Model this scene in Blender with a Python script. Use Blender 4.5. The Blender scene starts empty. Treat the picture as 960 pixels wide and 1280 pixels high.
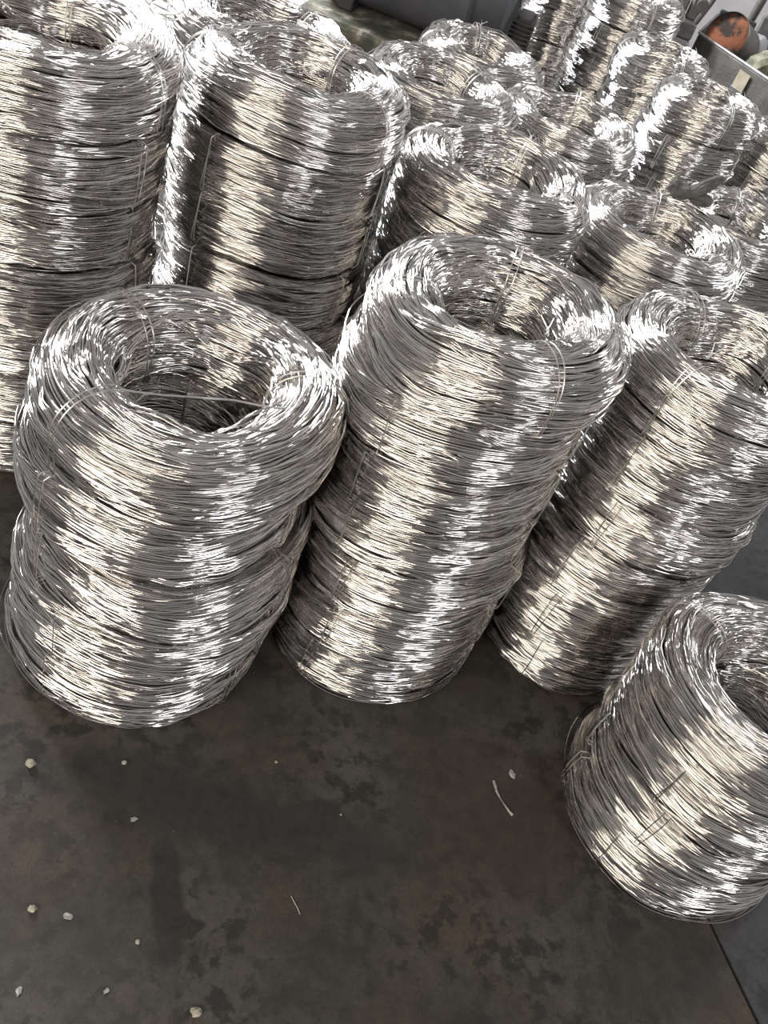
import bpy, math, random
import numpy as np
from mathutils import Vector, Matrix

# ------------------------------------------------------------------ camera, world, lights, exposure
sc = bpy.context.scene
COL = sc.collection
CAM = Vector((0, 0, 1.909))
PITCH, ROLL, FPX = 0.7205, 0.38277, 1160.3
cam_data = bpy.data.cameras.new('camera')
cam = bpy.data.objects.new('camera', cam_data)
COL.objects.link(cam)
fw = Vector((0, math.cos(PITCH), -math.sin(PITCH)))
r0 = Vector((1, 0, 0))
u0 = Vector((0, math.sin(PITCH), math.cos(PITCH)))
rt = math.cos(ROLL) * r0 + math.sin(ROLL) * u0
up = -math.sin(ROLL) * r0 + math.cos(ROLL) * u0
mw = Matrix((rt, up, -fw)).transposed().to_4x4()
mw.translation = CAM
cam.matrix_world = mw
cam_data.sensor_fit = 'VERTICAL'
cam_data.sensor_height = 24.0
cam_data.lens = 24.0 * FPX / 1280.0
cam_data.clip_start = 0.05
cam_data.clip_end = 100
sc.camera = cam

sc.view_settings.view_transform = 'Standard'
sc.view_settings.look = 'None'
sc.view_settings.gamma = 1.0
sc.view_settings.use_curve_mapping = False
sc.view_settings.exposure = 0.0

w = bpy.data.worlds.new('workshop_daylight')
sc.world = w
w.use_nodes = True
bg = w.node_tree.nodes['Background']
bg.inputs['Color'].default_value = (1.0, 0.97, 0.955, 1)
bg.inputs['Strength'].default_value = 0.37


def window_light(name, az, el, dist, sx, sy, power, color, target=(0, 1.9, 0.7)):
    l = bpy.data.lights.new(name, 'AREA')
    l.shape = 'RECTANGLE'
    l.size, l.size_y = sx, sy
    l.energy = power
    l.color = color
    o = bpy.data.objects.new(name, l)
    COL.objects.link(o)
    a, e = math.radians(az), math.radians(el)
    d = Vector((math.cos(e) * math.cos(a), math.cos(e) * math.sin(a), math.sin(e)))
    o.location = Vector(target) + d * dist
    o.rotation_euler = d.to_track_quat('Z', 'Y').to_euler()
    return o


window_light('window_warm', 250, 26, 7.0, 5.4, 1.7, 370, (1.0, 0.92, 0.79))
window_light('window_cool', 317, 26, 7.0, 2.0, 1.6, 115, (0.97, 0.98, 1.0))
window_light('window_far', 141, 25, 7.5, 3.2, 2.4, 1400, (0.95, 0.97, 1.0), (0, 2.4, 0.9))
window_light('window_far_right', 48, 24, 7.5, 1.6, 1.6, 130, (0.95, 0.97, 1.0), (0, 2.4, 0.9))

PI = math.pi
rng = np.random.default_rng(7)
random.seed(5)


# ------------------------------------------------------------------ materials
def new_mat(name):
    m = bpy.data.materials.new(name)
    m.use_nodes = True
    nt = m.node_tree
    b = nt.nodes['Principled BSDF']
    return m, nt, b


def node(nt, t, **kw):
    n = nt.nodes.new(t)
    for k, v in kw.items():
        setattr(n, k, v)
    return n


def ramp(nt, stops):
    r = node(nt, 'ShaderNodeValToRGB')
    e = r.color_ramp.elements
    while len(e) > 1:
        e.remove(e[-1])
    e[0].position, e[0].color = stops[0][0], stops[0][1]
    for p, c in stops[1:]:
        x = e.new(p)
        x.color = c
    return r


def g(v, a=1):
    return (v[0], v[1], v[2], a) if isinstance(v, tuple) else (v, v, v, a)


def wire_material():
    m, nt, b = new_mat('galvanised_wire')
    at = node(nt, 'ShaderNodeAttribute', attribute_name='strand')
    cr = ramp(nt, [(0.0, g((0.42, 0.395, 0.38))), (0.5, g((0.66, 0.635, 0.615))), (1.0, g((0.84, 0.82, 0.80)))])
    nt.links.new(at.outputs['Fac'], cr.inputs['Fac'])
    nt.links.new(cr.outputs['Color'], b.inputs['Base Color'])
    b.inputs['Metallic'].default_value = 1.0
    tc = node(nt, 'ShaderNodeTexCoord')
    nz = node(nt, 'ShaderNodeTexNoise')
    nz.inputs['Scale'].default_value = 60
    nz.inputs['Detail'].default_value = 3
    nt.links.new(tc.outputs['Object'], nz.inputs['Vector'])
    mr = node(nt, 'ShaderNodeMapRange')
    mr.inputs['From Min'].default_value = 0.3
    mr.inputs['From Max'].default_value = 0.7
    mr.inputs['To Min'].default_value = 0.09
    mr.inputs['To Max'].default_value = 0.16
    nt.links.new(nz.outputs['Fac'], mr.inputs['Value'])
    nt.links.new(mr.outputs['Result'], b.inputs['Roughness'])
    return m


def noise_material(name, c0, c1, scale=6, rough=0.7, metal=0.0, bump=0.15, bscale=60, c2=None, lo=0.35, hi=0.65):
    m, nt, b = new_mat(name)
    tc = node(nt, 'ShaderNodeTexCoord')
    nz = node(nt, 'ShaderNodeTexNoise')
    nz.inputs['Scale'].default_value = scale
    nz.inputs['Detail'].default_value = 8
    nz.inputs['Roughness'].default_value = 0.65
    nt.links.new(tc.outputs['Object'], nz.inputs['Vector'])
    st = [(lo, g(c0)), (hi, g(c1))]
    if c2 is not None:
        st.append((min(hi + 0.07, 1.0), g(c2)))
    cr = ramp(nt, st)
    nt.links.new(nz.outputs['Fac'], cr.inputs['Fac'])
    nt.links.new(cr.outputs['Color'], b.inputs['Base Color'])
    b.inputs['Roughness'].default_value = rough
    b.inputs['Metallic'].default_value = metal
    n2 = node(nt, 'ShaderNodeTexNoise')
    n2.inputs['Scale'].default_value = bscale
    n2.inputs['Detail'].default_value = 5
    nt.links.new(tc.outputs['Object'], n2.inputs['Vector'])
    bp = node(nt, 'ShaderNodeBump')
    bp.inputs['Strength'].default_value = bump
    bp.inputs['Distance'].default_value = 0.01
    nt.links.new(n2.outputs['Fac'], bp.inputs['Height'])
    nt.links.new(bp.outputs['Normal'], b.inputs['Normal'])
    return m


def concrete_material(name, dark, mid, warm, patches=()):
    m, nt, b = new_mat(name)
    tc = node(nt, 'ShaderNodeTexCoord')

    def nz(scale, detail=8, rough=0.6, dist=0.0):
        n = node(nt, 'ShaderNodeTexNoise')
        n.inputs['Scale'].default_value = scale
        n.inputs['Detail'].default_value = detail
        n.inputs['Roughness'].default_value = rough
        n.inputs['Distortion'].default_value = dist
        nt.links.new(tc.outputs['Object'], n.inputs['Vector'])
        return n

    def mix(fac, a, bb, blend='MIX'):
        x = node(nt, 'ShaderNodeMix', data_type='RGBA', blend_type=blend)
        if isinstance(fac, float):
            x.inputs[0].default_value = fac
        else:
            nt.links.new(fac, x.inputs[0])
        for i, s in ((6, a), (7, bb)):
            if isinstance(s, tuple):
                x.inputs[i].default_value = g(s)
            else:
                nt.links.new(s, x.inputs[i])
        return x.outputs[2]

    big = ramp(nt, [(0.36, g(0.0)), (0.62, g(1.0))])
    nt.links.new(nz(2.2, 6, 0.55).outputs['Fac'], big.inputs['Fac'])
    c = mix(big.outputs['Color'], dark, mid)
    wr = ramp(nt, [(0.48, g(0.0)), (0.68, g(1.0))])
    nt.links.new(nz(3.1, 7, 0.6).outputs['Fac'], wr.inputs['Fac'])
    c = mix(wr.outputs['Color'], c, warm)
    # oily dark stains
    sr = ramp(nt, [(0.50, g(0.0)), (0.56, g(0.75)), (0.72, g(1.0))])
    nt.links.new(nz(17.0, 7, 0.66, 0.2).outputs['Fac'], sr.inputs['Fac'])
    sr2 = ramp(nt, [(0.40, g(0.05)), (0.56, g(0.95))])
    nt.links.new(nz(2.3, 4, 0.55).outputs['Fac'], sr2.inputs['Fac'])
    c = mix(mix(sr2.outputs['Color'], (0, 0, 0), sr.outputs['Color']), c, tuple(x * 0.40 for x in dark))
    # the dark oil streak, the rusty brown patch: each with its own place on the slab
    def patch(cx, cy, ax, ay, ang, inner, outer):
        mp = node(nt, 'ShaderNodeMapping', vector_type='TEXTURE')
        mp.inputs['Location'].default_value = (cx, cy, 0)
        mp.inputs['Rotation'].default_value = (0, 0, ang)
        mp.inputs['Scale'].default_value = (ax, ay, 1)
        nt.links.new(tc.outputs['Object'], mp.inputs['Vector'])
        ln = node(nt, 'ShaderNodeVectorMath', operation='LENGTH')
        nt.links.new(mp.outputs['Vector'], ln.inputs[0])
        ad = node(nt, 'ShaderNodeMath', operation='MULTIPLY_ADD')
        nt.links.new(nz(14, 7, 0.65).outputs['Fac'], ad.inputs[0])
        ad.inputs[1].default_value = 1.3
        nt.links.new(ln.outputs['Value'], ad.inputs[2])
        mr_ = node(nt, 'ShaderNodeMapRange', interpolation_type='SMOOTHSTEP')
        mr_.inputs['From Min'].default_value = inner + 0.65
        mr_.inputs['From Max'].default_value = outer + 0.65
        mr_.inputs['To Min'].default_value = 1.0
        mr_.inputs['To Max'].default_value = 0.0
        nt.links.new(ad.outputs['Value'], mr_.inputs['Value'])
        return mr_.outputs['Result']

    for args, colr in patches:
        c = mix(patch(*args), c, colr)
    mo = ramp(nt, [(0.34, g((0.70, 0.70, 0.69))), (0.5, g((1.0, 1.0, 1.0))), (0.66, g((1.27, 1.24, 1.13)))])
    nt.links.new(nz(26, 8, 0.72).outputs['Fac'], mo.inputs['Fac'])
    c = mix(1.0, c, mo.outputs['Color'], 'MULTIPLY')
    # fine grain and pale specks
    gr = ramp(nt, [(0.3, g(0.80)), (0.7, g(1.2))])
    nt.links.new(nz(150, 4, 0.7).outputs['Fac'], gr.inputs['Fac'])
    c = mix(1.0, c, gr.outputs['Color'], 'MULTIPLY')
    sp = ramp(nt, [(0.765, g(0.0)), (0.80, g(0.7))])
    nt.links.new(nz(70, 2, 0.5).outputs['Fac'], sp.inputs['Fac'])
    c = mix(sp.outputs['Color'], c, (0.16, 0.15, 0.135))
    nt.links.new(c, b.inputs['Base Color'])
    rr = node(nt, 'ShaderNodeMapRange')
    rr.inputs['To Min'].default_value = 0.55
    rr.inputs['To Max'].default_value = 0.85
    nt.links.new(nz(5, 5).outputs['Fac'], rr.inputs['Value'])
    nt.links.new(rr.outputs['Result'], b.inputs['Roughness'])
    bp = node(nt, 'ShaderNodeBump')
    bp.inputs['Strength'].default_value = 0.25
    bp.inputs['Distance'].default_value = 0.004
    nt.links.new(nz(55, 9, 0.7).outputs['Fac'], bp.inputs['Height'])
    nt.links.new(bp.outputs['Normal'], b.inputs['Normal'])
    return m


M_WIRE = wire_material()
M_TIE = noise_material('tie_wire', (0.50, 0.48, 0.46), (0.66, 0.64, 0.61), 30, 0.36, 1.0, 0.0)
M_FLOOR = concrete_material('stained_concrete', (0.023, 0.021, 0.018), (0.056, 0.051, 0.044), (0.052, 0.037, 0.027), (
    ((-0.112, 0.82, 0.034, 0.135, 0.48, 0.7, 1.2), (0.019, 0.0185, 0.018)),
    ((0.55, 1.30, 0.20, 0.22, 0.0, 0.3, 1.5), (0.036, 0.026, 0.020)),
    ((-0.10, 1.05, 0.45, 0.09, 0.1, 0.3, 1.5), (0.021, 0.0195, 0.018))))
M_FLOOR2 = concrete_material('grey_concrete', (0.038, 0.038, 0.041), (0.052, 0.052, 0.055), (0.042, 0.042, 0.044))
M_BASE = noise_material('joint_dirt', (0.008, 0.008, 0.008), (0.02, 0.019, 0.018), 20, 0.95)


# ------------------------------------------------------------------ object helpers
def mesh_obj(name, verts, faces, mat, parent=None, smooth=False):
    me = bpy.data.meshes.new(name)
    me.from_pydata([tuple(v) for v in verts], [], faces)
    me.materials.append(mat)
    if smooth:
        me.polygons.foreach_set('use_smooth', [True] * len(me.polygons))
    me.update()
    o = bpy.data.objects.new(name, me)
    COL.objects.link(o)
    if parent:
        o.parent = parent
    return o


def empty(name, loc=(0, 0, 0), rotz=0.0):
    o = bpy.data.objects.new(name, None)
    o.empty_display_size = 0.1
    COL.objects.link(o)
    o.location = loc
    o.rotation_euler = (0, 0, rotz)
    return o


def tag(o, label, cat, group=None):
    o['label'] = label
    o['category'] = cat
    if group:
        o['group'] = group
    return o


class MB:
    """collects shapes of ONE piece"""

    def __init__(self):
        self.v, self.f = [], []

    def add(self, vs, fs):
        n = len(self.v)
        self.v += [tuple(v) for v in vs]
        self.f += [tuple(i + n for i in f) for f in fs]
        return self

    def box(self, c, s, R=None, bev=0.0):
        b = min(bev, min(s) * 0.45)
        hx, hy, hz = s[0] / 2, s[1] / 2, s[2] / 2
        if b <= 0:
            vs = [Vector((x * hx, y * hy, z * hz)) for x in (-1, 1) for y in (-1, 1) for z in (-1, 1)]
            fs = [(0, 1, 3, 2), (4, 6, 7, 5), (0, 4, 5, 1), (2, 3, 7, 6), (0, 2, 6, 4), (1, 5, 7, 3)]
        else:
            # chamfered prism: octagonal outline in xy, chamfered top and bottom
            def ring(k, z):
                x, y = hx - k, hy - k
                return [Vector(p) for p in ((-x + b, -y, z), (x - b, -y, z), (x, -y + b, z), (x, y - b, z), (x - b, y, z), (-x + b, y, z), (-x, y - b, z), (-x, -y + b, z))]
            vs = ring(b * .6, -hz) + ring(0, -hz + b) + ring(0, hz - b) + ring(b * .6, hz)
            fs = [tuple(range(7, -1, -1)), tuple(range(24, 32))]
            for k in range(3):
                for i in range(8):
                    j = (i + 1) % 8
                    fs.append((k * 8 + i, k * 8 + j, k * 8 + 8 + j, k * 8 + 8 + i))
        if R is not None:
            vs = [R @ v for v in vs]
        c = Vector(c)
        return self.add([v + c for v in vs], fs)

    def tube(self, pts, rad, seg=8, closed=False):
        pts = [Vector(p) for p in pts]
        n = len(pts)
        vs, fs = [], []
        prev = None
        for i, p in enumerate(pts):
            if closed:
                t = pts[(i + 1) % n] - pts[i - 1]
            else:
                t = pts[min(i + 1, n - 1)] - pts[max(i - 1, 0)]
            t.normalize()
            a = prev if prev is not None else (Vector((0, 0, 1)) if abs(t.z) < .9 else Vector((1, 0, 0)))
            a = a - t * a.dot(t)
            if a.length < 1e-6:
                a = t.orthogonal()
            a.normalize()
            prev = a
            bb = t.cross(a)
            r = rad[i] if isinstance(rad, (list, tuple)) else rad
            for k in range(seg):
                q = 2 * PI * k / seg
                vs.append(p + (a * math.cos(q) + bb * math.sin(q)) * r)
        m = n if closed else n - 1
        for i in range(m):
            j = (i + 1) % n
            for k in range(seg):
                l = (k + 1) % seg
                fs.append((i * seg + k, i * seg + l, j * seg + l, j * seg + k))
        if not closed:
            fs.append(tuple(range(seg - 1, -1, -1)))
            fs.append(tuple(range((n - 1) * seg, n * seg)))
        return self.add(vs, fs)

    def lathe(self, prof, axis_o, axis_d, seg=32, closed=False):
        """prof: list of (radius, distance along the axis)"""
        d = Vector(axis_d).normalized()
        a = d.orthogonal().normalized()
        bb = d.cross(a)
        o = Vector(axis_o)
        vs, fs = [], []
        for r, h in prof:
            for k in range(seg):
                q = 2 * PI * k / seg
                vs.append(o + d * h + (a * math.cos(q) + bb * math.sin(q)) * r)
        n = len(prof)
        for i in range(n if closed else n - 1):
            j = (i + 1) % n
            for k in range(seg):
                l = (k + 1) % seg
                fs.append((i * seg + k, i * seg + l, j * seg + l, j * seg + k))
        if not closed:
            if prof[0][0] > 1e-6:
                fs.append(tuple(range(seg - 1, -1, -1)))
            if prof[-1][0] > 1e-6:
                fs.append(tuple(range((n - 1) * seg, n * seg)))
        return self.add(vs, fs)

    def build(self, name, mat, parent=None, smooth=False):
        o = mesh_obj(name, self.v, self.f, mat, parent, False)
        if smooth:
            me = o.data
            me.polygons.foreach_set('use_smooth', [True] * len(me.polygons))
            try:
                me.set_sharp_from_angle(angle=math.radians(42))
            except Exception:
                pass
        return o


# ------------------------------------------------------------------ floor
def slab(name, poly, mat, parent, z0=-0.06, z1=0.0):
    n = len(poly)
    vs = [(x, y, z1) for x, y in poly] + [(x, y, z0) for x, y in poly]
    fs = [tuple(range(n)), tuple(range(2 * n - 1, n - 1, -1))]
    for i in range(n):
        j = (i + 1) % n
        fs.append((i, i + n, j + n, j))
    return mesh_obj(name, vs, fs, mat, parent)


floor = mesh_obj('floor', [(-6, -3, -0.03), (7, -3, -0.03), (7, 12, -0.03), (-6, 12, -0.03)], [(0, 1, 2, 3)], M_BASE)
floor['kind'] = 'structure'
# joint line through (1.07,1.26) and (1.19,1.05)
jd = Vector((0.12, -0.21)).normalized()
jn = Vector((-jd.y, jd.x))
jp = Vector((1.07, 1.26))
pa = jp + jd * 5.0
pb = jp - jd * 12.4
gap = 0.009
wav = []
for i in range(161):
    t = i / 160
    q = pa.lerp(pb, t) + jn * (0.002 * math.sin(t * 97) + 0.0015 * math.sin(t * 241))
    wav.append(q)
left = [(q.x - jn.x * gap / 2, q.y - jn.y * gap / 2) for q in wav]
right = [(q.x + jn.x * gap / 2, q.y + jn.y * gap / 2) for q in wav]
slab('concrete_slab', [(-6, 12), (-6, -3)] + left, M_FLOOR, floor)
slab('concrete_slab', [(7, -3), (7, 12)] + right[::-1], M_FLOOR2, floor)

# ------------------------------------------------------------------ wire coil meshes
R_OUT, R_IN, H_C = 0.300, 0.156, 0.160


def profile(rt_, rb_, n=400):
    """closed cross-section outline: points and outward normals by arc length; returns (r,z),(nr,nz), perimeter"""
    w2, h2 = (R_OUT - R_IN) / 2, H_C / 2
    pts = []

    def arc(cx, cz, r, a0, a1):
        for a in np.linspace(a0, a1, 24):
            pts.append((cx + r * math.cos(a), cz + r * math.sin(a)))
    arc(w2 - rb_, -h2 + rb_, rb_, -PI / 2, 0)
    arc(w2 - rt_, h2 - rt_, rt_, 0, PI / 2)
    arc(-w2 + rt_, h2 - rt_, rt_, PI / 2, PI)
    arc(-w2 + rb_, -h2 + rb_, rb_, PI, 1.5 * PI)
    p = np.array(pts + [pts[0]])
    keep = np.r_[True, np.hypot(*np.diff(p, axis=0).T) > 1e-7]
    p = p[keep]
    s = np.r_[0, np.cumsum(np.hypot(*np.diff(p, axis=0).T))]
    per = s[-1]
    u = np.linspace(0, per, n, endpoint=False)
    q = np.stack([np.interp(u, s, p[:, 0]), np.interp(u, s, p[:, 1])], -1)
    # gentle outward belly on the sides
    q[:, 0] += np.sign(q[:, 0]) * 0.004 * np.cos(q[:, 1] / h2 * PI / 2).clip(0)
    t = np.roll(q, -1, 0) - np.roll(q, 1, 0)
    t /= np.hypot(*t.T)[:, None]
    nrm = np.stack([t[:, 1], -t[:, 0]], -1)
    return q, nrm, per


def smooth_loop(rg, n_rows, th, k0, k1, falloff=0.0):
    out = np.zeros((n_rows, len(th)))
    for k in range(k0, k1 + 1):
        a = rg.normal(size=(n_rows, 1)) / (k ** falloff)
        ph = rg.uniform(0, 2 * PI, (n_rows, 1))
        out += a * np.cos(k * th[None] + ph)
    return out / math.sqrt(k1 - k0 + 1)


def wave(th):
    return 0.006 * np.cos(th) + 0.006 * np.cos(2 * th + 1.1) + 0.004 * np.cos(3 * th + 2.3) + 0.0025 * np.cos(5 * th + 0.4)


def squash(z, top, m=0.0020):
    z = np.where(z < m + 0.0034, m + 0.0034 * np.exp(np.minimum((z - m - 0.0034) / 0.0034, 0)), z)
    return np.where(z > top - m - 0.0034, top - m - 0.0034 * np.exp(np.minimum((top - m - 0.0034 - z) / 0.0034, 0)), z)


def coil_mesh(name, seed, rt_, rb_, open_top=False, floor_coil=False, nseg=126):
    rg = np.random.default_rng(seed)
    Q, N, per = profile(rt_, rb_)
    nq = len(Q)
    th = np.linspace(0, 2 * PI, nseg, endpoint=False)
    V, F, A = [], [], []
    off = 0
    warp_r = 0.004 * smooth_loop(rg, 1, th, 2, 3)[0]

    def sample(u):
        x = (u / per % 1.0) * nq
        i = np.floor(x).astype(int) % nq
        f = (x - np.floor(x))[..., None]
        j = (i + 1) % nq
        p = Q[i] * (1 - f) + Q[j] * f
        n = N[i] * (1 - f) + N[j] * f
        n /= np.linalg.norm(n, axis=-1, keepdims=True)
        return p, n

    def emit(u, d, rad, col, angs):
        nonlocal off
        rows, cols = u.shape
        p, n = sample(u)
        b = np.stack([-n[..., 1], n[..., 0]], -1)
        p = p + n * d[..., None]
        R = np.asarray(rad).reshape(-1, 1, 1)
        rings = []
        for a in angs:
            q = p + R * (math.cos(a) * n + math.sin(a) * b)
            r = q[..., 0] + (R_OUT + R_IN) / 2 + warp_r[:cols] if cols == nseg else q[..., 0] + (R_OUT + R_IN) / 2
            z = q[..., 1] + H_C / 2
            t = th if cols == nseg else np.linspace(0, 2 * PI, cols, endpoint=False)
            rings.append(np.stack([r * np.cos(t), r * np.sin(t), z], -1))
        X = np.stack(rings, 2)                     # rows, cols, na, 3
        na = len(angs)
        V.append(X.reshape(-1, 3))
        A.append(np.repeat(col, cols * na))
        idx = off + np.arange(rows * cols * na).reshape(rows, cols, na)
        nxt = np.roll(idx, -1, 1)
        a0, a1 = idx[:, :, :-1], idx[:, :, 1:]
        b0, b1 = nxt[:, :, :-1], nxt[:, :, 1:]
        F.append(np.stack([a0, b0, b1, a1], -1).reshape(-1, 4))
        off += rows * cols * na

    half = [math.radians(a) for a in (-112, -38, 38, 112)]
    # outer layer: bundles of strands that wander together and dive under one another
    pitch = 0.0034
    nb = 21
    edges = np.sort(rg.uniform(0, per, nb))
    edges = 0.55 * np.linspace(0, per, nb, endpoint=False) + 0.45 * edges
    wid = np.diff(np.r_[edges, edges[0] + per])
    bu = 0.0135 * smooth_loop(rg, nb, th, 1, 4, 0.4)
    bd = 0.0080 * smooth_loop(rg, nb, th, 1, 6, 0.25)
    us, ds = [], []
    for k in range(nb):
        m = max(3, int(round(wid[k] / pitch * 1.02)))
        loc = (np.arange(m) - (m - 1) / 2)
        squeeze = 1 + 0.16 * smooth_loop(rg, 1, th, 1, 4)[0]
        u = edges[k] + wid[k] / 2 + bu[k][None] + loc[:, None] * (wid[k] / m) * squeeze[None]
        u = u + 0.0009 * smooth_loop(rg, m, th, 1, 7, 0.3)
        # strands run in small hanks that bend alike
        hank = np.cumsum(rg.uniform(size=m) < 0.3)
        hank -= hank[0]

        def bends(amp):
            jj = rg.normal(size=(hank[-1] + 1, nseg))
            for _ in range(3):
                jj = np.roll(jj, 1, 1) + 2 * jj + np.roll(jj, -1, 1)
            return amp * (jj / jj.std())[hank]
        u = u + bends(0.0013)
        bulge = -0.0035 * (loc[:, None] / max(m / 2, 1)) ** 2
        d = bd[k][None] + bulge + 0.0007 * smooth_loop(rg, m, th, 1, 9, 0.1) + bends(0.0018) + rg.normal(size=(m, 1)) * 0.0013
        us.append(u)
        ds.append(d)
    # stray strands that cross over the bundles
    m = 14
    us.append(rg.uniform(0, per, (m, 1)) + 0.016 * smooth_loop(rg, m, th, 1, 4, 0.5))
    ds.append(0.0055 + 0.0025 * smooth_loop(rg, m, th, 1, 6, 0.2))
    u = np.concatenate(us)
    d = np.concatenate(ds)
    # slack: short local bends of every strand, which break the glints into dashes
    def slack():
        j = rg.normal(size=u.shape)
        for _ in range(2):
            j = np.roll(j, 1, 1) + 2 * j + np.roll(j, -1, 1)
        return j / j.std()
    u = u + 0.0009 * slack()
    d = d + 0.0010 * slack()
    emit(u, d, rg.uniform(0.0016, 0.00195, len(u)), rg.uniform(0, 1, len(u)), half)
    # the layer beneath
    m = 120
    ui = np.linspace(0, per, m, endpoint=False)[:, None] + 0.004 * smooth_loop(rg, m, th, 1, 3, 0.3)
    di = -0.0090 + 0.0015 * smooth_loop(rg, m, th, 1, 4)
    emit(ui, di, np.full(m, 0.0026), rg.uniform(0, 1, m), half)
    # solid heart of the winding
    m = 28
    ui = np.linspace(0, per, m, endpoint=False)
    p, n = sample(ui)
    p = p - n * 0.018
    cols = 64
    t = np.linspace(0, 2 * PI, cols, endpoint=False)
    r = p[:, None, 0] + (R_OUT + R_IN) / 2
    X = np.stack([r * np.cos(t), r * np.sin(t), np.broadcast_to(p[:, None, 1] + H_C / 2, (m, cols))], -1)
    V.append(X.reshape(-1, 3))
    A.append(np.full(m * cols, 0.3))
    idx = off + np.arange(m * cols).reshape(m, cols)
    F.append(np.stack([idx, np.roll(idx, -1, 1), np.roll(np.roll(idx, -1, 1), -1, 0), np.roll(idx, -1, 0)], -1).reshape(-1, 4))
    V = np.concatenate(V).astype(np.float32)
    z = squash(V[:, 2], H_C if not open_top else 9.0)
    wv = wave(np.arctan2(V[:, 1], V[:, 0]))
    V[:, 2] = z + wv * (np.clip(z / H_C, 0, 1) if floor_coil else 1.0)
    F = np.concatenate(F).astype(np.int32)
    A = np.concatenate(A).astype(np.float32)
    me = bpy.data.meshes.new(name)
    me.vertices.add(len(V))
    me.vertices.foreach_set('co', V.ravel())
    me.loops.add(F.size)
    me.loops.foreach_set('vertex_index', F.ravel())
    me.polygons.add(len(F))
    me.polygons.foreach_set('loop_start', np.arange(0, F.size, 4, dtype=np.int32))
    me.polygons.foreach_set('use_smooth', np.ones(len(F), dtype=bool))
    a = me.attributes.new('strand', 'FLOAT', 'POINT')
    a.data.foreach_set('value', A)
    me.materials.append(M_WIRE)
    me.update(calc_edges=True)
    return me


def tie_mesh(name, seed, rt_, rb_, single=False, open_top=False):
    """wire bound round the winding at angle 0: one or two turns, twisted ends standing on the inner top edge"""
    rg = np.random.default_rng(seed)
    Q, N, per = profile(rt_, rb_)
    P = Q + N * 0.0100
    mb = MB()
    n = 44
    idx = (np.arange(n) * len(P) // n)
    for k, y0 in enumerate((0.0,) if single else (-0.006, 0.007)):
        sk = rg.uniform(-0.008, 0.008)
        ph = rg.uniform(0, 6)
        pts = []
        for q, i in enumerate(idx):
            a = 2 * PI * q / n
            pts.append((P[i, 0] + (R_OUT + R_IN) / 2, y0 + sk * math.sin(a) + 0.003 * math.sin(2 * a + ph), min(max(P[i, 1] + H_C / 2, 0.0045), 9.0 if open_top else H_C - 0.0045)))
        mb.tube(pts, 0.0013, 6, closed=True)
    # twisted ends: on the inner top edge of an uppermost coil, on the outer side of the others
    zt = H_C + 0.011
    r0_ = R_IN + 0.030
    for s in (-1, 1) if open_top else ():
        pts = []
        for q in range(9):
            a = q / 8
            tw = a * 2.2 * PI + (0 if s > 0 else PI)
            rad = 0.003
            pts.append((r0_ - 0.012 * a + rad * math.cos(tw), rad * math.sin(tw), zt + 0.004 + 0.012 * a))
        e = Vector(pts[-1])
        for q in range(1, 5):
            pts.append(e + Vector((-0.004 * q + 0.002 * s, s * (0.0030 * q), 0.0035 * q)))
        mb.tube(pts, 0.0012, 6)
    me_o = mb.build(name, M_TIE, None, True)
    me = me_o.data
    bpy.data.objects.remove(me_o)
    return me


RT_TOP, RB_TOP, RC_MID = 0.066, 0.017, 0.017
TOP_MESH = [coil_mesh('winding', 15, RT_TOP, RB_TOP, True), coil_mesh('winding', 18, RT_TOP, RB_TOP, True)]
MID_MESH = [coil_mesh('winding', s, RC_MID, RC_MID) for s in (21, 22, 23, 24)]
LOW_MESH = [coil_mesh('winding', s, RC_MID, RC_MID, False, True) for s in (25, 26)]
TIE_TOP = [tie_mesh('binding_wire', 31, RT_TOP, RB_TOP, False, True), tie_mesh('binding_wire', 32, RT_TOP, RB_TOP, False, True)]
TIE_MID = [tie_mesh('binding_wire', s, RC_MID, RC_MID, s == 43) for s in (41, 42, 43)]

ORD = ['top', 'second', 'third', 'fourth', 'fifth', 'sixth', 'seventh', 'eighth', 'ninth']


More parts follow.
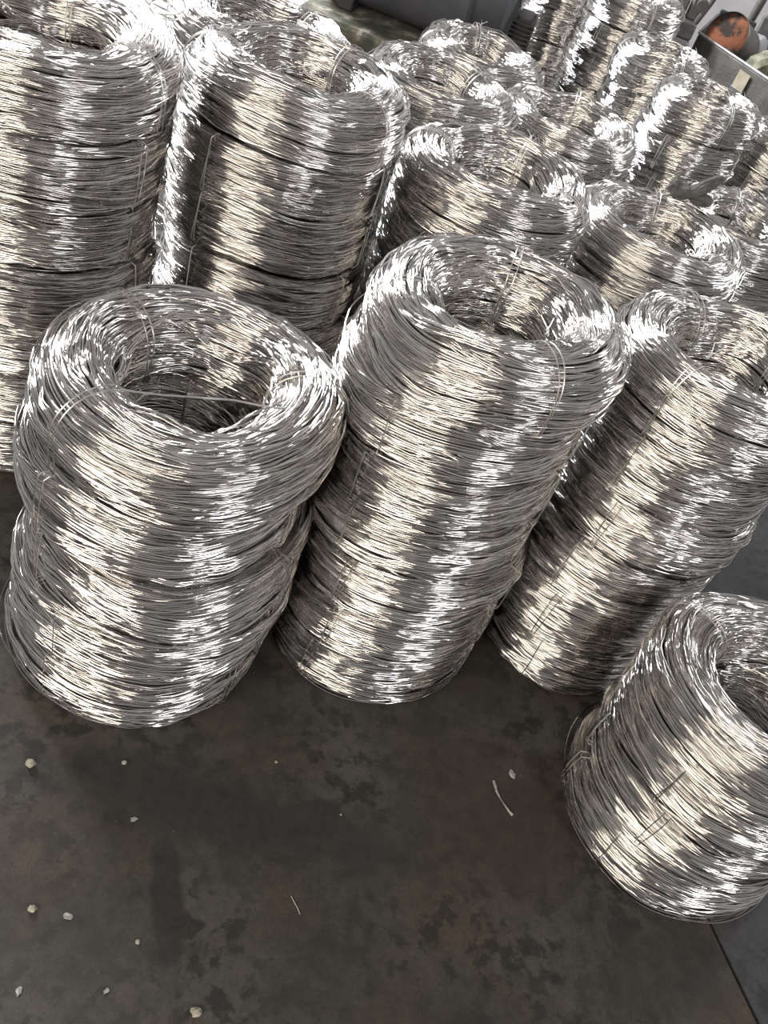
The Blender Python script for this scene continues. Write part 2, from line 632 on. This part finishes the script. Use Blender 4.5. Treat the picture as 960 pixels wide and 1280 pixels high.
def stack(desc, where, x, y, R, h, n, top_label, ties, seed, offs=None, tie_n=3, mid_az=(243, 342, 110, 30)):
    """n coils set one on another; every coil is a thing with its winding and its binding wires"""
    rg = random.Random(seed)
    step = h / n
    rz = rg.uniform(0, 2 * PI)
    out = []
    for k in range(n):                      # k = 0 is the top one
        z = h - (k + 1) * step
        top = k == 0
        jx, jy = rg.uniform(-0.012, 0.012), rg.uniform(-0.009, 0.009)
        if offs and k in offs:
            jx, jy = offs[k]
        if k == n - 1 and not (offs and k in offs):
            jx = jy = 0
        s = R / R_OUT * rg.uniform(0.95, 1.0)
        e = empty('wire_coil', (x + jx, y + jy, z))
        if top:
            lab = top_label
        else:
            lab = f'silver wire coil, {ORD[k]} from the top of the {desc}' if k < n - 1 else f'lowest silver wire coil, on the floor under the {desc}'
        tag(e, lab, 'wire coil', f'wire coils in the {where}')
        me = rg.choice(TOP_MESH) if top else LOW_MESH[seed % 2] if k == n - 1 else MID_MESH[(seed + k) % len(MID_MESH)]
        wo = bpy.data.objects.new('winding', me)
        COL.objects.link(wo)
        wo.parent = e
        wo['kind'] = 'stuff'
        sz = step / H_C
        wo.scale = (s, s, sz)
        wo.rotation_euler = (0, 0, rz)
        al = list(ties) if top else [rg.uniform(0, 360)]
        if not top:
            al = [mid_az[q] + rg.uniform(-10, 10) for q in range(tie_n)]
        for q, a in enumerate(al):
            tm = rg.choice(TIE_TOP if top else TIE_MID)
            to = bpy.data.objects.new('binding_wire', tm)
            COL.objects.link(to)
            to.parent = e
            to.scale = (s, s, sz)
            to.rotation_euler = (0, 0, math.radians(a))
            to.location = (0, 0, float(wave(np.array(math.radians(a) - rz))) * sz * (0.5 if k == n - 1 else 1))
        out.append(e)
    return out


A = stack('front-left stack', 'front-left stack', -0.447, 1.43, 0.308, 0.83, 5,
          'top silver wire coil with a straight wire end lying across its open hole', (241, 18, 151), 1,
          offs={1: (-0.022, 0.0), 2: (0.008, 0.0), 3: (-0.004, 0), 4: (-0.020, 0.0)})
B = stack('tall front middle stack', 'tall front middle stack', 0.065, 1.735, 0.284, 1.055, 7,
          'top silver wire coil of the tall middle stack in the front row', (94, 205, 9, 300), 2, offs={1: (-0.016, 0.0)})
Cc = stack('front stack behind the low corner stack', 'right front stack', 0.601, 1.995, 0.270, 1.01, 6,
           'top silver wire coil of the front stack behind the low corner stack', (238, 120, 30, 330), 3, offs={3: (-0.01, 0.0), 4: (-0.02, 0)})
D = stack('low corner stack', 'low corner stack', 0.955, 1.505, 0.291, 0.564, 4,
          'top silver wire coil of the low stack standing apart beside the floor joint', (300, 60, 150), 4, mid_az=(236, 178, 342, 60))
Es = stack('tall stack cut by the left edge', 'tall left-edge stack', -1.10, 2.012, 0.298, 1.132, 7,
           'top silver wire coil of the tall stack cut off by the left edge', (352, 100, 230), 5)
Fs = stack('tall stack behind the front-left one', 'tall second-row stack', -0.622, 2.422, 0.296, 1.10, 7,
           'top silver wire coil of the tall stack right behind the front-left one', (71, 338, 200), 6)
K = stack('stack right behind the tall front one', 'stack behind the front middle one', -0.045, 2.62, 0.288, 0.98, 6,
          'top silver wire coil right behind the tall front middle stack, ties on its rim', (184, 75, 340), 7)
Lk = stack('stack below the twisted grey rag', 'stack below the rag', 0.467, 2.968, 0.290, 0.87, 6,
           'top silver wire coil with the twisted grey rag lying on its far rim', (98, 167, 332), 8)
Mk = stack('stack cut off beside the rag', 'right-edge second-row stack', 0.853, 3.628, 0.28, 0.77, 5,
           'top silver wire coil half cut off by the right edge, beside the twisted grey rag', (200, 20, 100), 9)
Gk = stack('stack before the mossy plinth', 'stack by the mossy plinth', -0.898, 2.973, 0.29, 1.0, 6,
           'top silver wire coil in front of the mossy concrete plinth, beside the pale floor', (60, 330, 200), 10)
Hk = stack('stack before the plinth end', 'third-row stack', -0.359, 3.284, 0.28, 0.935, 6,
           'top silver wire coil with a dark hole, standing before the mossy plinth end', (204, 60, 330), 11)
Ik = stack('stack under the dark tank end', 'stack under the dark tank end', -0.324, 4.143, 0.28, 0.845, 5,
           'top silver wire coil under the rounded end of the dark grey tank', (114, 200, 340), 12)
Jk = stack('stack with a double rim tie', 'stack with a double tie', 0.097, 3.73, 0.28, 0.845, 5,
           'top silver wire coil with a double tie on its right rim, before the ribbed stacks', (314, 190, 90), 13)


# ------------------------------------------------------------------ back rows (positions from the camera fit)
def ray_point(px, py, yy):
    d = rt * ((px - 480) / FPX) - up * ((py - 640) / FPX) + fw
    return CAM + d * (yy / d.y)


def on_plane(px, py, z):
    d = rt * ((px - 480) / FPX) - up * ((py - 640) / FPX) + fw
    return CAM + d * ((z - CAM.z) / d.z)


FAR = [  # axis pixel at the top, depth, radius, height
    (722, -30, 6.2, 0.245), (803, -12, 5.75, 0.26), (838, 62, 5.15, 0.245), (891, 117, 4.45, 0.245), (985, 166, 4.85, 0.26)]
FAR_NAME = ['far stack beside the ribbed motor', 'tallest far stack', 'far stack below the grey machine',
            'far stack before the steel trough', 'far stack cut off beside the trough']
for i, (px, py, yy, R) in enumerate(FAR):
    p = ray_point(px, py, yy)
    nm = FAR_NAME[i]
    n = max(4, round(p.z / 0.165))
    stack(nm, nm, p.x, p.y, R, p.z, n, f'top silver wire coil of the {nm}', (200, 290, 20), 20 + i, tie_n=4)

# ------------------------------------------------------------------ wall, plinth, tank, machines
M_WALL = noise_material('pale_painted_wall', (0.40, 0.39, 0.40), (0.52, 0.51, 0.52), 3, 0.8, 0, 0.05)
M_PALE = noise_material('pale_concrete', (0.34, 0.33, 0.33), (0.46, 0.45, 0.45), 5, 0.85)
M_MOSS = noise_material('mossy_concrete', (0.07, 0.075, 0.055), (0.17, 0.155, 0.12), 9, 0.9, 0, 0.5, 40, (0.45, 0.41, 0.36), 0.42, 0.56)
M_TANK = noise_material('dark_painted_sheet', (0.075, 0.075, 0.086), (0.105, 0.104, 0.116), 5, 0.6, 0, 0.08, 30, (0.10, 0.115, 0.085), 0.40, 0.66)
M_DGREEN = noise_material('dark_green_paint', (0.030, 0.036, 0.035), (0.05, 0.056, 0.053), 8, 0.6)
M_IRON = noise_material('cast_iron_grey', (0.11, 0.107, 0.107), (0.19, 0.185, 0.185), 12, 0.55, 0.3, 0.2)
M_STEEL = noise_material('worn_steel_plate', (0.085, 0.08, 0.075), (0.155, 0.143, 0.132), 9, 0.5, 0.4, 0.2, 70)
M_RUST_SHADE = noise_material('rust_with_painted_shade', (0.030, 0.020, 0.017), (0.24, 0.085, 0.042), 6, 0.9, 0, 0.4, 60, None, 0.47, 0.55)  # orange is rust; near-black patches are painted shade for the drum's deep inside
M_DARK = noise_material('dark_steel', (0.035, 0.034, 0.035), (0.06, 0.058, 0.058), 8, 0.6, 0.2)
M_ZINC = noise_material('dull_zinc', (0.34, 0.34, 0.36), (0.46, 0.46, 0.48), 8, 0.5, 0.4)
M_SACK = noise_material('stained_sack', (0.10, 0.105, 0.06), (0.36, 0.36, 0.29), 9, 0.9, 0, 0.4)
M_TAG = noise_material('yellowed_card', (0.27, 0.235, 0.17), (0.37, 0.33, 0.25), 14, 0.8)
M_RAG = noise_material('grey_rag', (0.05, 0.048, 0.046), (0.12, 0.115, 0.11), 30, 0.95, 0, 0.5, 120)
M_STONE = noise_material('pale_stone', (0.20, 0.18, 0.14), (0.50, 0.46, 0.38), 60, 0.9, 0, 0.5, 200)
M_PAINT = noise_material('white_flake', (0.16, 0.155, 0.145), (0.42, 0.41, 0.38), 80, 0.9, 0, 0.3, 200)

wall = MB().box((0.5, 9.1, 1.9), (13, 0.2, 4.0)).build('wall_back', M_WALL)
wall['kind'] = 'structure'
slab('concrete_slab', [(-5.9, 4.7), (-1.62, 4.7), (-1.62, 8.9), (-5.9, 8.9)], M_PALE, floor, 0.0, 0.012)

pl = tag(MB().box((-0.81, 5.45, 0.235), (1.12, 0.9, 0.47), None, 0.02).build('concrete_plinth', M_MOSS),
         'mossy stained concrete plinth under the dark grey tank', 'plinth')

tank = tag(empty('storage_tank', (-0.9, 5.45, 0.48)), 'dark grey tank lying on the mossy plinth at the top edge', 'tank')
tr = 0.36


def local(o, mb):
    l = Vector(o.location)
    mb.v = [tuple(Vector(v) - l) for v in mb.v]
    return mb


ta = Vector((-1.36, 5.45, 0.48 + tr))
local(tank, MB().lathe([(0, -0.02), (tr * .8, -0.02), (tr * .97, 0.01), (tr, 0.04), (tr, 0.78), (tr * .985, 0.81), (tr * .9, 0.83), (0, 0.83)], ta, (1, 0, 0), 48)).build('tank_shell', M_TANK, tank, True)
local(tank, MB().lathe([(0, 0.82), (tr * .80, 0.82), (tr * .80, 0.94), (tr * .74, 0.985), (tr * .55, 1.0), (0, 1.0)], ta, (1, 0, 0), 48)).build('end_cap', M_TANK, tank, True)
local(tank, MB().lathe([(tr + .001, .10), (tr + .007, .10), (tr + .007, .14), (tr + .001, .14)], ta, (1, 0, 0), 48, True)).build('strap', M_DARK, tank, True)
for sx in (-1.18, -0.70):
    local(tank, MB().box((sx, 5.45, 0.515), (0.08, 0.46, 0.085), None, .008)).build('saddle', M_DARK, tank)

mo = tag(empty('ribbed_motor', (-0.285, 5.62, 0.47)), 'dark ribbed motor housing on the plinth, just right of the tank end', 'motor')
local(mo, MB().box((-0.285, 5.62, 0.59), (0.085, 0.24, 0.20), None, .012)).build('housing', M_DARK, mo)
local(mo, MB().box((-0.285, 5.62, 0.483), (0.12, 0.30, 0.026), None, .006)).build('foot', M_DARK, mo)
for q in range(8):
    local(mo, MB().box((-0.285, 5.62, 0.515 + q * 0.022), (0.115, 0.28, 0.009))).build('fin', M_DARK, mo)

gb = tag(empty('switch_cabinet', (-0.42, 6.7, 0.0)), 'dark green machine cabinet behind the tank end, mostly out of frame', 'cabinet')
local(gb, MB().box((-0.42, 6.7, 0.62), (0.60, 0.4, 1.10), None, .015)).build('body', M_DGREEN, gb)
local(gb, MB().box((-0.42, 6.488, 0.66), (0.50, 0.02, 0.9), None, .006)).build('door', M_DGREEN, gb)
local(gb, MB().box((-0.42, 6.7, 0.035), (0.66, 0.46, 0.07), None, .01)).build('base', M_DARK, gb)
local(gb, MB().tube([(-0.10, 6.62, 0.0), (-0.14, 6.62, 1.15)], 0.025, 8)).build('strut', M_IRON, gb)

# grey machine between the far stacks and the trough
p0 = ray_point(840, 40, 6.45)
ma = tag(empty('clamp_machine', (p0.x, p0.y, 0.0)), 'grey cast iron machine with clamp blocks, behind the far stacks', 'machine')
zt = p0.z
local(ma, MB().box((p0.x, p0.y, zt / 2), (0.24, 0.26, zt), None, .015)).build('pedestal', M_IRON, ma)
local(ma, MB().box((p0.x + .02, p0.y + .02, zt + .05), (0.19, 0.20, 0.10), None, .012)).build('bed', M_IRON, ma)
for q, (dx, dz, sx, sz) in enumerate(((-.03, .15, .10, .10), (.07, .17, .07, .14), (.10, .28, .12, .08))):
    local(ma, MB().box((p0.x + dx, p0.y + .03, zt + dz), (sx, .14, sz), None, .01)).build('clamp_block', M_IRON, ma)
local(ma, MB().tube([(p0.x + .10, p0.y - .06, zt + .10), (p0.x + .13, p0.y - .06, zt + .22), (p0.x + .16, p0.y - .04, zt + .38)], .016, 8)).build('lever', M_STEEL, ma, True)
local(ma, MB().lathe([(0, -.02), (.035, -.02), (.035, .02), (0, .02)], (p0.x + .09, p0.y - .10, zt + .20), (0, 1, 0), 16)).build('knob', M_STEEL, ma, True)

# steel trough
T0, T1 = Vector((0.69, 6.5, 0)), Vector((1.60, 5.455, 0))
td = (T1 - T0).normalized()
tn = Vector((0.18, 0.984, 0))
TL, TW, TH = (T1 - T0).length, 0.80, 0.755
TR = Matrix((td, tn, Vector((0, 0, 1)))).transposed()
trg = tag(empty('steel_trough', tuple(T0)), 'grey steel trough with scratched side holding a rusty drum', 'trough')


def tb(name, c, s, mat, bev=.004):
    l = MB().box(c, s, None, bev)
    l.v = [tuple(TR @ Vector(v)) for v in l.v]
    return l.build(name, mat, trg)


tb('front_panel', (TL / 2, .006, TH / 2), (TL, .012, TH - .02), M_STEEL)
tb('back_panel', (TL / 2, TW - .006, TH / 2 - .03), (TL, .012, TH - .08), M_STEEL)
tb('end_panel', (.006, TW / 2, TH / 2), (.012, TW - .03, TH - .02), M_STEEL)
tb('end_panel', (TL - .006, TW / 2, TH / 2), (.012, TW - .03, TH - .02), M_STEEL)
tb('bottom_panel', (TL / 2, TW / 2, .46), (TL - .03, TW - .03, .012), M_DARK)
tb('rim', (TL / 2, 0.0, TH), (TL + .02, .022, .012), M_ZINC)
tb('rim', (0.0, TW / 2, TH), (.022, TW - .04, .012), M_STEEL)

dp = ray_point(909, 47, 6.58)
dax = Vector((-0.55, -0.72, 0.30)).normalized()
dr = 0.140
drum = tag(empty('rusty_drum', tuple(dp)), 'open drum with a rusty orange inside, tilted in the steel trough', 'drum')
local(drum, MB().lathe([(dr * .97, 0.0), (dr * 1.03, .008), (dr * 1.03, .022), (dr, .03), (dr * .97, .0), (dr * .95, -.20), (dr * .80, -.26), (0.0, -.27), (0, -.255), (dr * .76, -.25), (dr * .90, -.19), (dr * .91, -.08)], dp, dax, 40, True)).build('shell', M_STEEL, drum, True)
local(drum, MB().lathe([(dr * .965, .002), (dr * .90, -.08), (dr * .89, -.188), (dr * .75, -.247), (0, -.252)], dp, dax, 40)).build('inside', M_RUST_SHADE, drum, True)

cp = ray_point(938, 57, 6.95)
cani = tag(empty('zinc_canister', tuple(cp)), 'pale grey canister beside the rusty drum in the trough', 'canister')
cd = Vector((0.75, -0.62, 0.1)).normalized()
local(cani, MB().lathe([(0, -.08), (.070, -.08), (.078, -.07), (.078, .06), (.070, .08), (.04, .09), (0, .09)], cp, cd, 32)).build('body', M_ZINC, cani, True)
local(cani, MB().lathe([(.078, -.05), (.083, -.05), (.083, -.035), (.078, -.035)], cp, cd, 32, True)).build('band', M_STEEL, cani, True)


def lump(name, c, s, mat, seed, parent=None, n=2, rough=.18):
    import bmesh
    bm = bmesh.new()
    bmesh.ops.create_icosphere(bm, subdivisions=n, radius=1)
    rg = np.random.default_rng(seed)
    ph = rg.uniform(0, 6, (4, 3))
    fr = rg.normal(size=(4, 3)) * 2.2
    for v in bm.verts:
        k = sum(math.sin(v.co.dot(Vector(fr[i])) * (1 + .6 * i) + ph[i, 0]) for i in range(4)) * rough / 2 + rg.normal() * rough * .15
        v.co = Vector((v.co.x * s[0], v.co.y * s[1], v.co.z * s[2])) * (1 + k)
    me = bpy.data.meshes.new(name)
    bm.to_mesh(me)
    bm.free()
    me.materials.append(mat)
    o = bpy.data.objects.new(name, me)
    COL.objects.link(o)
    o.location = c
    return o


sp = ray_point(957, 83, 6.30)
so = lump('sack', tuple(sp), (.13, .10, .08), M_SACK, 3, n=3, rough=.22)
tag(so, 'crumpled pale green sack lying in the trough beside the canister', 'sack')

q0 = ray_point(927, 101, 6.2)
# card hangs on the outer face of the trough
u_ = (Vector((q0.x, q0.y, 0)) - T0).dot(td)
dq = q0 - CAM
cn = Vector((-td.y, td.x, 0))
cpos = CAM + dq * ((T0 - CAM).dot(cn) / dq.dot(cn)) - cn * 0.004
card = tag(empty('card_tag', tuple(cpos)), 'yellowed blank card in a holder on the trough side', 'tag')
cr_ = TR
for nm_, s_, off_, mt_ in (('card', (.095, .004, .10), (0, -.014, 0), M_TAG), ('holder', (.11, .014, .03), (0, -.012, -.06), M_STEEL)):
    l = MB().box(off_, s_, None, .002)
    l.v = [tuple(cr_ @ Vector(v)) for v in l.v]
    l.build(nm_, mt_, card)

po_t, po_b = ray_point(951, 4, 7.6), ray_point(929, 42, 7.6)
fr = tag(empty('frame_post', (po_b.x, po_b.y, 0)), 'leaning dark steel post behind the drum at the top right', 'post')
b_ = Vector((po_b.x - (po_t.x - po_b.x) * 1.2, po_b.y, 0.0))
local(fr, MB().tube([b_, po_b, po_t, po_t + (po_t - po_b)], .028, 10)).build('upright', M_STEEL, fr, True)
local(fr, MB().box((b_.x, b_.y, .01), (.14, .14, .02), None, .004)).build('foot_plate', M_DARK, fr)

pp = ray_point(922, 24, 7.35)
bd_ = tag(MB().box((pp.x, pp.y, pp.z / 2), (.26, .03, pp.z + .04), None, .006).build('dark_board', M_DARK), 'dark grey steel board standing behind the rusty drum', 'board')
p2 = ray_point(958, 52, 7.2)
b2 = tag(MB().box((p2.x + .10, p2.y + .1, p2.z / 2 + .06), (.36, .05, p2.z + .12), None, .01).build('grey_panel', M_IRON), 'grey sheet panel behind the canister at the right edge', 'panel')

# ------------------------------------------------------------------ loose ends and small things
x0 = A[0].location
pts = [on_plane(px, py, z) for px, py, z in ((150, 487, .832), (170, 490, .836), (205, 494, .833), (250, 497, .828), (292, 500, .826), (325, 507, .828), (352, 511, .832), (372, 506, .834))]
local(A[0], MB().tube(pts, .0019, 7)).build('straight_wire_end', M_TIE, A[0], True)


def loose_loop(parent, R, a0, a1, z0, seed, lift=.012, out=.012):
    rg = np.random.default_rng(seed)
    n = 60
    ph = rg.uniform(0, 6, 3)
    pts = []
    for i in range(n):
        t = i / (n - 1)
        a = math.radians(a0 + (a1 - a0) * t)
        e = math.sin(PI * t)
        r = R + out * e * (1 + .3 * math.sin(5 * t + ph[0])) 
        pts.append((r * math.cos(a), r * math.sin(a), max(z0 + lift * e * math.sin(3 * t * PI + ph[1]), .003)))
    MB().tube(pts, .0018, 6).build('loose_strand', M_WIRE, parent, True)


for st_, R, aa in ((A, .300, ((150, 300), (170, 280), (190, 330), (140, 260))), (B, .28, ((200, 330), (180, 300))), (D, .285, ((190, 330), (200, 350), (170, 300), (260, 20)))):
    for q, (a0, a1) in enumerate(aa):
        loose_loop(st_[-1], R, a0, a1, .012 + .016 * q, 60 + q, .008, .010 + .006 * q)
# curled ends above the left-edge stack
e0 = Es[0]
for q in range(4):
    pts = []
    for i in range(26):
        a = i / 25 * 2.1 * PI + q
        pts.append((.17 + .035 * math.cos(a) + .012 * q, .17 + .03 * math.sin(a), .172 + .022 + .022 * math.sin(a * .5 + q) + .006 * q))
    MB().tube(pts, .002, 6).build('curled_end', M_TIE, e0, True)

# twisted rag on the far rim of the coil
rp = Vector((0.545, 3.185, 0.915))
rag = tag(empty('twisted_rag', tuple(rp)), 'twisted dark grey rag on the far rim of a coil, before the ribbed stacks', 'rag')
mb = MB()
for q in range(3):
    pts, rad = [], []
    for i in range(18):
        t = i / 17
        a = t * 7 + q * 2.1
        pts.append(rp + Vector((-.05 + .11 * t + .010 * math.cos(a), .012 * math.sin(a), -.018 + .085 * t * t + .012 * math.sin(a * 1.3))))
        rad.append(.017 * (.6 + .5 * math.sin(PI * t)) * (1 + .2 * math.sin(9 * t + q)))
    mb.tube(pts, rad, 8)
local(rag, mb).build('twisted_cloth', M_RAG, rag, True)
o = lump('knot', (-.045, -.005, -.005), (.036, .03, .026), M_RAG, 8, n=2, rough=.3)
o.parent = rag
o = lump('loose_corner', (.035, .01, -.012), (.045, .03, .018), M_RAG, 9, n=2, rough=.35)
o.parent = rag

LIT = [  # pixel, size, kind, label
    (38, 956, .011, 'stone', 'pale cube-like pebble alone on the floor below the front-left stack'),
    (245, 1267, .011, 'stone', 'pale egg-shaped pebble at the bottom edge of the floor'),
    (155, 954, .006, 'stone', 'small grey pebble on the floor under the front-left stack'),
    (167, 1024, .008, 'flake', 'pale curved flake on the floor, above the dark oil streak'),
    (85, 1146, .010, 'flake', 'ragged white paint flake on the floor near the left edge'),
    (40, 1137, .009, 'stone', 'dull brown pebble at the left edge, beside the white paint flake'),
    (172, 1178, .005, 'stone', 'tiny white pebble inside the dark oil streak'),
    (24, 1239, .008, 'flake', 'white chip on the floor in the bottom left corner'),
    (133, 1239, .006, 'flake', 'small white chip between the corner chip and the bottom pebble'),
    (640, 968, .014, 'flake', 'pale round smear of plaster left of the low corner stack'),
    (345, 953, .004, 'stone', 'tiny pale pebble between the two front stacks'),
    (426, 1019, .003, 'stone', 'tiny bright grain in the middle of the floor'),
]
for px, py, sz, kd, lb in LIT:
    p = on_plane(px, py, 0)
    if kd == 'stone':
        o = lump('pebble', (p.x, p.y, sz * .62), (sz, sz * .85, sz * .7), M_STONE, int(px), n=2, rough=.2)
        tag(o, lb, 'pebble')
    else:
        o = lump('paint_chip', (p.x, p.y, .0016), (sz, sz * .6, .0016), M_PAINT, int(px), n=2, rough=.3)
        tag(o, lb, 'chip')
        o.rotation_euler = (0, 0, px)

pts = [on_plane(px, py, .003) for px, py in ((617, 976), (619, 983), (621, 990), (626, 999), (632, 1008), (637, 1015), (641, 1019))]
tag(MB().tube(pts, [.003, .004, .0025, .002, .002, .003, .004], 7).build('string_scrap', M_PAINT, None, True), 'short white scrap of string on the floor left of the low corner stack', 'string')
pts = [on_plane(px, py, .002) for px, py in ((364, 1120), (368, 1128), (372, 1135), (375, 1143))]
tag(MB().tube(pts, .0012, 6).build('wire_offcut', M_TIE, None, True), 'thin curved wire offcut lying in the middle of the floor', 'offcut')
